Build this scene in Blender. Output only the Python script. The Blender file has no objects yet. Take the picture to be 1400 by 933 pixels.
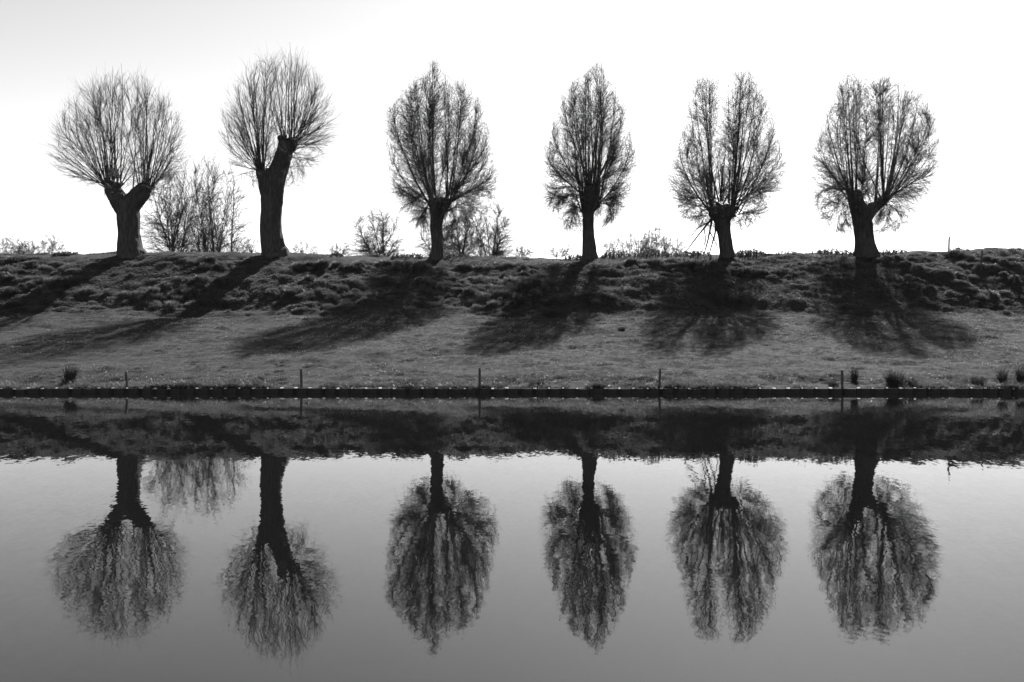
import bpy, math, random
import numpy as np
from mathutils import Vector

# ------------------------------------------------------------------ camera, sky, sun, exposure
FPX = 1361.0            # focal length in photo pixels (photo 1400 x 933)
CAM_H = 2.1             # eye height above the water
HORIZ = 420.0           # photo row of the horizon
scene = bpy.context.scene
cd = bpy.data.cameras.new('camera')
cam = bpy.data.objects.new('camera', cd)
scene.collection.objects.link(cam)
cam.location = (0, 0, CAM_H)
cam.rotation_euler = (math.radians(90), 0, 0)
cd.sensor_width = 36.0
cd.lens = 36.0 * FPX / 1400.0
cd.shift_y = -(466.5 - HORIZ) / 1400.0
cd.clip_start = 0.1
cd.clip_end = 6000
scene.camera = cam

SUN_EL = math.radians(38.3)
SUN_AZ = math.atan(0.30)       # to the right of the view direction (+Y)
world = bpy.data.worlds.new('World')
scene.world = world
world.use_nodes = True
nt = world.node_tree
nt.nodes.clear()
sky = nt.nodes.new('ShaderNodeTexSky')
sky.sky_type = 'NISHITA'
sky.sun_disc = False
sky.sun_elevation = SUN_EL
sky.sun_rotation = SUN_AZ
sky.air_density = 1.0
sky.dust_density = 0.35
sky.ozone_density = 1.0
sep = nt.nodes.new('ShaderNodeSeparateColor')       # black and white film behind a red filter
nt.links.new(sky.outputs[0], sep.inputs[0])
m1 = nt.nodes.new('ShaderNodeMath'); m1.operation = 'MULTIPLY'; m1.inputs[1].default_value = 1.0
m2 = nt.nodes.new('ShaderNodeMath'); m2.operation = 'MULTIPLY_ADD'; m2.inputs[1].default_value = 0.0
nt.links.new(sep.outputs[0], m1.inputs[0])
nt.links.new(sep.outputs[1], m2.inputs[0])
nt.links.new(m1.outputs[0], m2.inputs[2])
bg = nt.nodes.new('ShaderNodeBackground')
bg.inputs['Strength'].default_value = 0.085
wo = nt.nodes.new('ShaderNodeOutputWorld')
nt.links.new(m2.outputs[0], bg.inputs['Color'])
nt.links.new(bg.outputs[0], wo.inputs['Surface'])

sd = bpy.data.lights.new('sun', 'SUN')
sd.energy = 5.0
sd.angle = math.radians(0.5)
sd.color = (1, 1, 1)           # the photograph is black and white
sun = bpy.data.objects.new('sun', sd)
scene.collection.objects.link(sun)
sdir = Vector((math.sin(SUN_AZ) * math.cos(SUN_EL), math.cos(SUN_AZ) * math.cos(SUN_EL), math.sin(SUN_EL)))
sun.rotation_euler = (-sdir).to_track_quat('-Z', 'Y').to_euler()
sun.location = sdir * 100

scene.view_settings.view_transform = 'Standard'
scene.view_settings.look = 'None'
scene.view_settings.exposure = 1.5
scene.view_settings.gamma = 1.0
scene.view_settings.use_curve_mapping = False
scene.cycles.max_bounces = 6
scene.cycles.transparent_max_bounces = 4

# ------------------------------------------------------------------ helpers
rng = np.random.default_rng(7)
COL = scene.collection


def mesh_np(name, blocks, smooth=True):
    """blocks: list of (verts (n,3), faces (m,k))"""
    vs, loops, sizes, off = [], [], [], 0
    for v, f in blocks:
        if len(v) == 0 or len(f) == 0:
            continue
        vs.append(np.asarray(v, np.float32))
        loops.append((np.asarray(f, np.int64) + off).ravel())
        sizes.append(np.full(len(f), f.shape[1], np.int64))
        off += len(v)
    v = np.concatenate(vs); l = np.concatenate(loops); s = np.concatenate(sizes)
    me = bpy.data.meshes.new(name)
    me.vertices.add(len(v)); me.vertices.foreach_set('co', v.ravel())
    me.loops.add(len(l)); me.loops.foreach_set('vertex_index', l.astype(np.int32))
    me.polygons.add(len(s))
    st = np.concatenate([[0], np.cumsum(s)[:-1]])
    me.polygons.foreach_set('loop_start', st.astype(np.int32))
    me.polygons.foreach_set('use_smooth', np.full(len(s), smooth))
    me.update(calc_edges=True)
    me.validate()
    return me


def link(name, me, mat=None, parent=None, loc=None):
    o = bpy.data.objects.new(name, me)
    COL.objects.link(o)
    if mat is not None and me is not None and len(me.materials) == 0:
        me.materials.append(mat)
    if parent is not None:
        o.parent = parent
    if loc is not None:
        o.location = loc
    return o


def tag(o, label=None, cat=None, group=None, kind=None):
    if label: o['label'] = label
    if cat: o['category'] = cat
    if group: o['group'] = group
    if kind: o['kind'] = kind
    return o


def empty(name, loc):
    o = bpy.data.objects.new(name, None)
    COL.objects.link(o)
    o.empty_display_size = 0.2
    o.location = loc
    return o


def norm(a):
    return a / np.maximum(np.linalg.norm(a, axis=-1, keepdims=True), 1e-9)


def tubes(P, R, S, cap=False):
    """P (N,K,3) paths, R (N,K) radii, S sides -> one block"""
    N, K, _ = P.shape
    T = norm(np.gradient(P, axis=1))
    mt = norm(T.mean(axis=1))
    ref = np.where(np.abs(mt[:, 2:3]) < 0.7, np.array([[0, 0, 1.0]]), np.array([[0.97, 0.2, 0.1]]))
    U = norm(np.cross(T, ref[:, None, :]))
    V = np.cross(T, U)
    a = np.arange(S) * 2 * np.pi / S
    ring = P[:, :, None, :] + R[:, :, None, None] * (np.cos(a)[None, None, :, None] * U[:, :, None, :] + np.sin(a)[None, None, :, None] * V[:, :, None, :])
    verts = ring.reshape(-1, 3)
    base = (np.arange(N) * K * S)[:, None, None] + (np.arange(K - 1) * S)[None, :, None]
    j = np.arange(S)[None, None, :]
    jn = (j + 1) % S
    f = np.stack([base + j, base + jn, base + S + jn, base + S + j], axis=-1).reshape(-1, 4)
    blocks = [(verts, f)]
    if cap:
        for n in range(N):
            for k, flip in ((0, True), (K - 1, False)):
                idx = np.arange(S)
                c = P[n, k][None]
                vv = np.concatenate([ring[n, k], c])
                ff = np.stack([idx, (idx + 1) % S, np.full(S, S)], 1)
                if flip: ff = ff[:, ::-1]
                blocks.append((vv, ff))
    return blocks


def smooth_noise(shape, cells, r):
    """periodic-free value noise on a grid"""
    gy, gx = cells
    g = r.random((gy + 2, gx + 2))
    yy = np.linspace(0, gy, shape[0]); xx = np.linspace(0, gx, shape[1])
    y0 = np.minimum(yy.astype(int), gy); x0 = np.minimum(xx.astype(int), gx)
    fy = yy - y0; fx = xx - x0
    fy = fy * fy * (3 - 2 * fy); fx = fx * fx * (3 - 2 * fx)
    a = g[np.ix_(y0, x0)]; b = g[np.ix_(y0, x0 + 1)]; c = g[np.ix_(y0 + 1, x0)]; d = g[np.ix_(y0 + 1, x0 + 1)]
    return (a * (1 - fx) + b * fx) * (1 - fy)[:, None] + (c * (1 - fx) + d * fx) * fy[:, None]


def vnoise3(p, seed=0):
    """value noise at points p (n,3)"""
    def h(i):
        n = (i[:, 0] * 73856093) ^ (i[:, 1] * 19349663) ^ (i[:, 2] * 83492791) ^ (seed * 2654435761 & 0x7fffffff)
        n = (n ^ (n >> 13)) * 1274126177 & 0x7fffffff
        return ((n ^ (n >> 16)) & 0xffff) / 65535.0
    i = np.floor(p).astype(np.int64); f = p - i; f = f * f * (3 - 2 * f)
    out = 0
    for dx in (0, 1):
        for dy in (0, 1):
            for dz in (0, 1):
                w = (f[:, 0] if dx else 1 - f[:, 0]) * (f[:, 1] if dy else 1 - f[:, 1]) * (f[:, 2] if dz else 1 - f[:, 2])
                out = out + w * h(i + np.array([dx, dy, dz]))
    return out


# ------------------------------------------------------------------ materials (all grey: the photograph is black and white)
def g4(v): return (v, v, v, 1)


def mat_basic(name, lo, hi, scale=(3, 3, 3), rough=0.9, bump=0.0, detail=6, spec=0.3, trans=0.0, bump_dist=0.02, world_pos=False):
    m = bpy.data.materials.new(name); m.use_nodes = True
    t = m.node_tree; t.nodes.clear()
    tc = t.nodes.new('ShaderNodeTexCoord')
    mp = t.nodes.new('ShaderNodeMapping'); mp.inputs['Scale'].default_value = scale
    if world_pos:
        geo = t.nodes.new('ShaderNodeNewGeometry')
        t.links.new(geo.outputs['Position'], mp.inputs[0])
    else:
        t.links.new(tc.outputs['Object'], mp.inputs[0])
    nz = t.nodes.new('ShaderNodeTexNoise'); nz.inputs['Scale'].default_value = 1.0
    nz.inputs['Detail'].default_value = detail; nz.inputs['Roughness'].default_value = 0.6
    t.links.new(mp.outputs[0], nz.inputs['Vector'])
    cr = t.nodes.new('ShaderNodeValToRGB')
    cr.color_ramp.elements[0].position = 0.3; cr.color_ramp.elements[0].color = g4(lo)
    cr.color_ramp.elements[1].position = 0.7; cr.color_ramp.elements[1].color = g4(hi)
    t.links.new(nz.outputs['Fac'], cr.inputs[0])
    b = t.nodes.new('ShaderNodeBsdfPrincipled')
    b.inputs['Roughness'].default_value = rough
    b.inputs['Specular IOR Level'].default_value = spec
    t.links.new(cr.outputs[0], b.inputs['Base Color'])
    if bump:
        bp = t.nodes.new('ShaderNodeBump'); bp.inputs['Strength'].default_value = bump
        bp.inputs['Distance'].default_value = bump_dist
        t.links.new(nz.outputs['Fac'], bp.inputs['Height'])
        t.links.new(bp.outputs[0], b.inputs['Normal'])
    out = t.nodes.new('ShaderNodeOutputMaterial')
    if trans > 0:
        tr = t.nodes.new('ShaderNodeBsdfTranslucent')
        t.links.new(cr.outputs[0], tr.inputs['Color'])
        mx = t.nodes.new('ShaderNodeMixShader'); mx.inputs[0].default_value = trans
        t.links.new(b.outputs[0], mx.inputs[1]); t.links.new(tr.outputs[0], mx.inputs[2])
        t.links.new(mx.outputs[0], out.inputs[0])
    else:
        t.links.new(b.outputs[0], out.inputs[0])
    return m


M_soil = mat_basic('soil_turf', 0.018, 0.04, (5, 5, 5), 1.0, 0.6, 8, 0.1)
M_grass = mat_basic('grass_blade', 0.038, 0.14, (0.7, 1.2, 0.7), 0.5, 0, 9, 0.28, 0.42, 0.02, True)
M_rush = mat_basic('rush_blade', 0.045, 0.09, (4, 4, 4), 0.6, 0, 4, 0.2, 0.3)
M_bark = mat_basic('willow_bark', 0.03, 0.075, (14, 14, 3), 0.95, 1.0, 8, 0.1, 0, 0.05)
M_limb = mat_basic('willow_limb', 0.035, 0.07, (9, 9, 4), 0.9, 0.0, 4, 0.1)
M_twig = mat_basic('willow_twig', 0.05, 0.09, (2, 2, 2), 0.7, 0.0, 3, 0.2)
M_leaf = mat_basic('spring_leaf', 0.06, 0.11, (2, 2, 2), 0.6, 0.0, 3, 0.2, 0.35)
M_far = mat_basic('far_twig', 0.06, 0.11, (1, 1, 1), 0.8, 0.0, 3, 0.1)
M_weed = mat_basic('weed_leaf', 0.04, 0.08, (5, 5, 5), 0.7, 0.0, 3, 0.2, 0.3)
M_post = mat_basic('weathered_post', 0.045, 0.1, (30, 30, 5), 0.85, 0.6, 7, 0.15, 0, 0.01)
M_pile = mat_basic('rusty_sheet_pile', 0.02, 0.05, (9, 9, 5), 0.8, 0.5, 7, 0.2, 0, 0.01)
M_glint = mat_basic('sun_glint_pale', 0.2, 0.46, (12, 12, 12), 0.85, 0.3, 6, 0.1, 0, 0.005)  # pale colour stands in for sun glinting off the pile tops
M_daisy = mat_basic('daisy_petal', 0.4, 0.65, (8, 8, 8), 0.7, 0.0, 2, 0.3, 0.3)


def water_material():
    m = bpy.data.materials.new('still_water'); m.use_nodes = True
    t = m.node_tree; t.nodes.clear()
    geo = t.nodes.new('ShaderNodeNewGeometry')
    acc = None
    for sc, amp in (((5.5, 2.6, 1), (0.0150, 0.0062)), ((1.3, 0.7, 1), (0.0045, 0.0024)), ((19, 13, 1), (0.015, 0.0115))):
        mp = t.nodes.new('ShaderNodeMapping'); mp.inputs['Scale'].default_value = sc
        mp.inputs['Rotation'].default_value = (0, 0, 0.22)
        t.links.new(geo.outputs['Position'], mp.inputs[0])
        nz = t.nodes.new('ShaderNodeTexNoise'); nz.inputs['Scale'].default_value = 1
        nz.inputs['Detail'].default_value = 1.5
        t.links.new(mp.outputs[0], nz.inputs['Vector'])
        sb = t.nodes.new('ShaderNodeVectorMath'); sb.operation = 'SUBTRACT'; sb.inputs[1].default_value = (0.5, 0.5, 0.5)
        t.links.new(nz.outputs['Color'], sb.inputs[0])
        ml = t.nodes.new('ShaderNodeVectorMath'); ml.operation = 'MULTIPLY'; ml.inputs[1].default_value = (amp[0], amp[1], 0)
        t.links.new(sb.outputs[0], ml.inputs[0])
        if acc is None:
            acc = ml
        else:
            ad = t.nodes.new('ShaderNodeVectorMath'); ad.operation = 'ADD'
            t.links.new(acc.outputs[0], ad.inputs[0]); t.links.new(ml.outputs[0], ad.inputs[1]); acc = ad
    # patches of breeze: ripples are stronger in some areas
    br = t.nodes.new('ShaderNodeTexNoise'); br.inputs['Scale'].default_value = 0.35; br.inputs['Detail'].default_value = 2
    t.links.new(geo.outputs['Position'], br.inputs['Vector'])
    mr = t.nodes.new('ShaderNodeMapRange'); mr.inputs[1].default_value = 0.3; mr.inputs[2].default_value = 0.7
    mr.inputs[3].default_value = 0.45; mr.inputs[4].default_value = 1.6
    t.links.new(br.outputs['Fac'], mr.inputs[0])
    sc_ = t.nodes.new('ShaderNodeVectorMath'); sc_.operation = 'SCALE'
    t.links.new(acc.outputs[0], sc_.inputs[0]); t.links.new(mr.outputs[0], sc_.inputs['Scale'])
    up = t.nodes.new('ShaderNodeVectorMath'); up.operation = 'ADD'; up.inputs[1].default_value = (0, 0, 1)
    t.links.new(sc_.outputs[0], up.inputs[0])
    nn = t.nodes.new('ShaderNodeVectorMath'); nn.operation = 'NORMALIZE'
    t.links.new(up.outputs[0], nn.inputs[0])
    b = t.nodes.new('ShaderNodeBsdfPrincipled')
    b.inputs['Base Color'].default_value = g4(0.004)
    b.inputs['Roughness'].default_value = 0.015
    b.inputs['IOR'].default_value = 1.48
    b.inputs['Specular IOR Level'].default_value = 0.5
    t.links.new(nn.outputs[0], b.inputs['Normal'])
    out = t.nodes.new('ShaderNodeOutputMaterial')
    t.links.new(b.outputs[0], out.inputs[0])
    return m


M_water = water_material()

# ------------------------------------------------------------------ ground
D0 = FPX * CAM_H / (538.0 - HORIZ)       # distance of the far water line
D1 = FPX * CAM_H / (487.5 - HORIZ)       # distance of the tree row on the crest
S1 = FPX / D1                            # photo pixels per metre at the tree row

CREST_PX = np.array([-200, 0, 90, 180, 290, 375, 460, 530, 600, 700, 800, 900, 990, 1080, 1184, 1290, 1340, 1400, 1600])
CREST_PY = np.array([349, 349, 348, 346.5, 344.5, 346.5, 350, 351.5, 353.5, 352.5, 353, 351, 351, 348, 347, 344, 340.5, 339, 338])
PROF_D = np.array([D0, 24.8, 26, 28, 31, 33, 35, 36.2, 37.0, 38.0, 39.2, 40.4, 41.3, 41.9, 42.4, 43.2, 44.5, 46, 49, 53, 57, 75, 300, 5000])
PROF_Z = np.array([.075, .15, .34, .63, 1.04, 1.30, 1.55, 1.74, 2.00, 2.52, 3.15, 3.66, 4.00, 4.19, 4.30, 4.35, 4.28, 3.9, 2.7, 1.7, 1.5, 1.4, 1.4, 1.4])

XF = np.arange(-33, 33.01, 0.11)
YF = np.concatenate([np.arange(D0 + 0.06, 44.6, 0.085)])
ny, nx = len(YF), len(XF)
XX, YY = np.meshgrid(XF, YF)


def sstep(a, b, x):
    t = np.clip((x - a) / (b - a), 0, 1)
    return t * t * (3 - 2 * t)


rg = np.random.default_rng(23)
warp = (smooth_noise((ny, nx), (4, 9), rg) - 0.5) * 1.1 * sstep(33, 37, YY) * sstep(42.6, 41, YY)
ZZ = np.interp(YY + warp, PROF_D, PROF_Z)
ZZ += (np.interp(700 + XX / YY * FPX, CREST_PX, -(CREST_PY - 348.5)) / S1) * sstep(36.5, 42, YY)
ZZ += (smooth_noise((ny, nx), (18, 50), rg) - 0.5) * 0.16 * sstep(26, 29, YY)
ZZ += (smooth_noise((ny, nx), (60, 170), rg) - 0.5) * (0.04 + 0.06 * sstep(36, 38, YY) * sstep(42.4, 41.2, YY)) * sstep(24.3, 25, YY)


def stamp(cx, cy, rx, ry, a, rot=0.0, power=0.6):
    e = max(rx, ry)
    i0, i1 = np.searchsorted(XF, [cx - e, cx + e]); j0, j1 = np.searchsorted(YF, [cy - e, cy + e])
    if i1 <= i0 or j1 <= j0: return
    X = XX[j0:j1, i0:i1] - cx; Y = YY[j0:j1, i0:i1] - cy
    c, s = math.cos(rot), math.sin(rot)
    u = (X * c + Y * s) / rx; v = (-X * s + Y * c) / ry
    r2 = np.clip(1 - u * u - v * v, 0, 1)
    ZZ[j0:j1, i0:i1] += a * r2 ** power


# tussocks and little terraces trodden into the slope
clump = smooth_noise((200, 400), (9, 26), rg)
n = 0
while n < 13000:
    x = rg.uniform(-32, 32); y = rg.uniform(36.2, 42.0)
    c = clump[int((y - 36) / 7 * 199), int((x + 33) / 66 * 399)]
    if rg.random() > (0.05 + 1.9 * max(0, c - 0.36)): continue
    n += 1
    fade = float(sstep(36.1, 37.1, y) * (1 - 0.75 * sstep(40.6, 42.0, y)))
    big = rg.random() ** 2.2
    rx = 0.05 + 0.20 * big; ry = rx * rg.uniform(0.55, 0.95)
    stamp(x, y, rx, ry, (0.012 + 0.05 * big) * (0.12 + 0.88 * fade), rg.normal(0, 0.35), rg.uniform(0.8, 1.5))
for k in range(170):                       # terraces
    x = rg.uniform(-32, 32); y = rg.uniform(36.8, 41.2)
    stamp(x, y, rg.uniform(0.5, 1.3), rg.uniform(0.16, 0.34), rg.uniform(0.02, 0.05), rg.normal(0, 0.18), 0.8)
for k in range(4200):                       # meadow unevenness
    x = rg.uniform(-25, 25); y = rg.uniform(25.0, 36.5)
    rx = rg.uniform(0.07, 0.4)
    stamp(x, y, rx, rx * rg.uniform(0.4, 0.9), rg.uniform(0.008, 0.03), rg.normal(0, 0.3), 0.8)
for k in range(620):                       # rough edge by the water
    x = rg.uniform(-20, 20); y = D0 + 0.15 + rg.random() ** 1.6 * 1.3
    rx = rg.uniform(0.08, 0.38)
    stamp(x, y, rx, rx * rg.uniform(0.5, 0.9), rg.uniform(0.005, 0.03), rg.normal(0, 0.25), 0.9)


def grid_z(x, y):
    x = np.asarray(x, float); y = np.asarray(y, float)
    fx = np.clip((x - XF[0]) / (XF[1] - XF[0]), 0, nx - 1.001); fy = np.clip((y - YF[0]) / (YF[1] - YF[0]), 0, ny - 1.001)
    i = fx.astype(int); j = fy.astype(int); fx = fx - i; fy = fy - j
    return (ZZ[j, i] * (1 - fx) + ZZ[j, i + 1] * fx) * (1 - fy) + (ZZ[j + 1, i] * (1 - fx) + ZZ[j + 1, i + 1] * fx) * fy


def ground_at(px, py):
    """where the view ray through a photo pixel meets the ground"""
    d = np.linspace(D0 + 0.1, 44.4, 4000)
    x = (px - 700) / FPX * d; z = CAM_H + (HORIZ - py) / FPX * d
    hit = np.nonzero(z <= grid_z(x, d))[0]
    k = hit[0] if len(hit) else len(d) - 1
    return x[k], d[k], float(grid_z(x[k], d[k]))


# scarp and mounds by the fence on the right
def px_stamp(px, py, rx, ry, a, rot=0.0, power=0.6):
    x, y, z = ground_at(px, py)
    stamp(x, y, rx, ry, a, rot, power)


for (px, py, a) in ((1222, 358, .22), (1240, 364, .26), (1258, 372, .34), (1276, 379, .38), (1292, 384, .36), (1308, 390, .28), (1322, 394, .2)):
    px_stamp(px, py, 0.5, 0.3, a * 0.65, -0.25, 0.9)
for (px, py, a, r) in ((1340, 372, .34, .34), (1387, 388, .42, .36), (1252, 385, .2, .25), (1273, 397, .24, .25), (1358, 408, .22, .25),
                       (1371, 378, .2, .24), (1291, 424, .16, .22), (1352, 431, .15, .22), (1376, 429, .17, .3), (1322, 344, .14, .22),
                       (1369, 348, .15, .2), (1348, 350, .14, .2), (1325, 366, .16, .2), (1262, 412, .2, .25)):
    px_stamp(px, py, r * 0.8, r * 0.65, a * 0.75, 0, 1.0)

GZ0 = ZZ.copy()
xs = np.concatenate([[-3000, -1500, -800, -400, -200, -110, -70, -50, -40, -36], XF, [36, 40, 50, 70, 110, 200, 400, 800, 1500, 3000]])
ys = np.concatenate([YF, [45.2, 46, 47.5, 49, 51, 53, 57, 65, 80, 110, 160, 300, 600, 1200, 2500, 5000]])
gx, gy = np.meshgrid(xs, ys)
gz = np.interp(gy, PROF_D, PROF_Z)
gz[:ny] = ZZ[:, np.clip(np.arange(len(xs)) - 10, 0, nx - 1)]
co = (gz[:ny] - np.interp(gy[:ny], PROF_D, PROF_Z))[-1]
for k in range(ny, ny + 5):
    gz[k] += co * (1 - (k - ny + 1) / 6)
gv = np.stack([gx, gy, gz], -1).reshape(-1, 3)
W = len(xs); H = len(ys)
ii = (np.arange(H - 1)[:, None] * W + np.arange(W - 1)[None]).ravel()
gf = np.stack([ii, ii + 1, ii + W + 1, ii + W], 1)
# a short earth face down into the water behind the piles
wv = np.stack([xs, np.full(W, ys[0]), np.full(W, -0.8)], 1)
k0 = np.arange(W - 1)
wall = np.stack([k0, k0 + 1, k0 + W + 1, k0 + W], 1)
ground = link('ground', mesh_np('ground', [(gv, gf), (np.concatenate([wv, gv[:W]]), wall)]), M_soil)
tag(ground, 'grassy meadow and embankment on the far side of the river', None, None, 'structure')

# near bank under the camera (out of frame)
nb_x = np.linspace(-60, 60, 40); nb_y = np.array([2.2, 1.2, 0.2, -1.5, -60])
nb_z = np.array([-0.6, 0.1, 0.42, 0.5, 0.6])
X, Y = np.meshgrid(nb_x, nb_y); Z = np.repeat(nb_z[:, None], 40, 1) + rg.normal(0, 0.02, X.shape)
ii = (np.arange(4)[:, None] * 40 + np.arange(39)[None]).ravel()
nb = link('near_bank', mesh_np('near_bank', [(np.stack([X, Y, Z], -1).reshape(-1, 3), np.stack([ii, ii + 40, ii + 41, ii + 1], 1))]), M_soil)
tag(nb, 'grassy near bank of the river below the camera', None, None, 'structure')

wv = np.array([[-3000, -58, 0], [3000, -58, 0], [3000, D0 + 0.5, 0], [-3000, D0 + 0.5, 0]], float)
water = link('water', mesh_np('water', [(wv, np.array([[0, 1, 2, 3]]))], False), M_water)
tag(water, 'calm dark river water mirroring the willows', None, None, 'structure')

# ------------------------------------------------------------------ grass
def tuft_object(name, nb, rad, hgt, wid, lean, seed):
    """a small tuft of bent blades that the grass is planted with"""
    r = np.random.default_rng(seed)
    q = np.sqrt(r.random(nb)) * rad; a = r.uniform(0, 2 * np.pi, nb); t = r.uniform(0, 2 * np.pi, nb); la = r.uniform(0, 2 * np.pi, nb)
    b = np.stack([q * np.cos(a), q * np.sin(a), np.full(nb, -0.02)], 1)
    h = hgt * r.uniform(0.45, 1.1, nb) * (1.1 - 0.4 * q / rad); w = wid * r.uniform(0.7, 1.3, nb)
    side = np.stack([np.cos(t), np.sin(t), np.zeros(nb)], 1) * w[:, None]
    out = np.stack([np.cos(la) * 0.6 + np.cos(a) * 0.6, np.sin(la) * 0.6 + np.sin(a) * 0.6, np.zeros(nb)], 1) * (lean * h * r.uniform(0.3, 1.2, nb))[:, None]
    up = np.array([0, 0, 1.0])
    m = b + out * 0.3 + up * (h * 0.6)[:, None]; e = b + out + up * (h * r.uniform(0.8, 1.0, nb))[:, None]
    v = np.stack([b - side, b + side, m + side * 0.75, m - side * 0.75, e], 1).reshape(-1, 3)
    k = np.arange(nb)[:, None] * 5
    me = mesh_np(name, [(v, k + np.array([[0, 1, 2, 3]])), (v, k + np.array([[3, 2, 4]]))], False)
    me.materials.append(M_grass)
    return bpy.data.objects.new(name, me)


def plant(name, x, y, scl, tufts, label, r):
    """one object whose points each carry a tuft"""
    n = len(x)
    me = bpy.data.meshes.new(name)
    me.vertices.add(n)
    me.vertices.foreach_set('co', np.stack([x, y, grid_z(x, y)], 1).astype(np.float32).ravel())
    at = me.attributes.new('size', 'FLOAT_VECTOR', 'POINT')
    sc = np.stack([scl * r.uniform(0.85, 1.2, n), scl * r.uniform(0.85, 1.2, n), scl * r.uniform(0.7, 1.3, n)], 1)
    at.data.foreach_set('vector', sc.astype(np.float32).ravel())
    at = me.attributes.new('turn', 'FLOAT_VECTOR', 'POINT')
    rt = np.stack([r.normal(0, 0.12, n), r.normal(0, 0.12, n), r.uniform(0, 6.283, n)], 1)
    at.data.foreach_set('vector', rt.astype(np.float32).ravel())
    at = me.attributes.new('pick', 'INT', 'POINT')
    at.data.foreach_set('value', r.integers(0, len(tufts), n).astype(np.int32))
    o = link(name, me)
    ng = bpy.data.node_groups.new(name, 'GeometryNodeTree')
    ng.interface.new_socket('Geometry', in_out='INPUT', socket_type='NodeSocketGeometry')
    ng.interface.new_socket('Geometry', in_out='OUTPUT', socket_type='NodeSocketGeometry')
    gi = ng.nodes.new('NodeGroupInput'); go_ = ng.nodes.new('NodeGroupOutput')
    jn = ng.nodes.new('GeometryNodeJoinGeometry')
    def attr(nm, ty):
        q = ng.nodes.new('GeometryNodeInputNamedAttribute'); q.data_type = ty; q.inputs['Name'].default_value = nm
        return [k for k in q.outputs if k.enabled and k.name == 'Attribute'][0]
    a_size, a_turn, a_pick = attr('size', 'FLOAT_VECTOR'), attr('turn', 'FLOAT_VECTOR'), attr('pick', 'INT')
    for k, tf in enumerate(tufts):
        cmp_ = ng.nodes.new('FunctionNodeCompare'); cmp_.data_type = 'INT'; cmp_.operation = 'EQUAL'
        ia = [q for q in cmp_.inputs if q.enabled and q.type == 'INT']
        ng.links.new(a_pick, ia[0]); ia[1].default_value = k
        oi = ng.nodes.new('GeometryNodeObjectInfo'); oi.inputs['Object'].default_value = tf; oi.inputs['As Instance'].default_value = True
        ip = ng.nodes.new('GeometryNodeInstanceOnPoints')
        ng.links.new(gi.outputs[0], ip.inputs['Points']); ng.links.new(cmp_.outputs[0], ip.inputs['Selection'])
        ng.links.new(oi.outputs['Geometry'], ip.inputs['Instance'])
        ng.links.new(a_turn, ip.inputs['Rotation']); ng.links.new(a_size, ip.inputs['Scale'])
        ng.links.new(ip.outputs[0], jn.inputs[0])
    ng.links.new(jn.outputs[0], go_.inputs[0])
    md = o.modifiers.new('tufts', 'NODES'); md.node_group = ng
    tag(o, label, 'grass', None, 'stuff')
    return o


def sample_ground(n, y0, y1, r, margin=2.5):
    y = r.uniform(y0, y1, int(n * 1.5)); x = r.uniform(-1, 1, len(y)) * (0.54 * y1 + margin)
    k = np.abs(x) < 0.52 * y + margin
    return x[k][:n], y[k][:n]


patch = smooth_noise((300, 600), (16, 50), rg) * 0.6 + smooth_noise((300, 600), (50, 160), rg) * 0.4
def patch_at(x, y):
    return patch[np.clip((y - 24) / 21 * 299, 0, 299).astype(int), np.clip((x + 33) / 66 * 599, 0, 599).astype(int)]


short_tufts = [tuft_object('short_tuft', 46, 0.10, 0.045, 0.0035, 0.9, 51 + k) for k in range(4)]
long_tufts = [tuft_object('long_tuft', 54, 0.085, 0.115, 0.0042, 0.8, 61 + k) for k in range(5)]
mx, my = sample_ground(62000, D0 + 0.17, 37.0, rg)
p = patch_at(mx, my)
plant('meadow_grass', mx, my, 0.5 + 0.7 * p * rg.uniform(0.7, 1.25, len(mx)) + 1.5 * np.clip(vnoise3(np.stack([mx * 2.4, my * 4.5, np.zeros(len(mx))], 1), 8) - 0.6, 0, 1), short_tufts, 'short grazed grass covering the flat meadow beside the water', rg)
# rough longer grass: on the slope, thick on its tussocks, and in a fringe by the water
sx_, sy_ = sample_ground(85000, 36.2, 44.4, rg)
p = patch_at(sx_, sy_)
rise = grid_z(sx_, sy_) - (grid_z(sx_ - 0.25, sy_) + grid_z(sx_ + 0.25, sy_) + grid_z(sx_, sy_ - 0.25) + grid_z(sx_, sy_ + 0.25)) / 4
cl = clump[np.clip((sy_ - 36) / 7 * 199, 0, 199).astype(int), np.clip((sx_ + 33) / 66 * 399, 0, 399).astype(int)]
fine_p = vnoise3(np.stack([sx_ * 3.2, sy_ * 4.2, np.zeros(len(sx_))], 1), 3)
sz = 0.28 + 0.35 * p + np.clip(rise, -0.03, 0.08) * 4 + np.clip(cl - 0.3, 0, 0.5) * 2.6 * np.clip(fine_p - 0.42, 0, 1) * 3.2
sz *= (0.45 + 0.55 * sstep(36.2, 37.6, sy_)) * (1 - 0.55 * sstep(41.0, 42.0, sy_))
plant('slope_grass', sx_, sy_, np.clip(sz, 0.2, 2.1), long_tufts, 'rough tussocky grass covering the embankment slope and its top', rg)
ex = rg.uniform(-17, 17, 9000); ey = D0 + 0.17 + rg.random(9000) ** 1.8 * 1.5
k = patch_at(ex, ey * 1.5 - 8) + 0.2 * rg.random(9000) > 0.56
ex, ey = ex[k], ey[k]
plant('edge_grass', ex, ey, rg.uniform(0.5, 1.9, len(ex)) * (1.0 - 0.35 * (ey - D0)), long_tufts, 'fringe of longer ragged grass along the water edge', rg)

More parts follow.
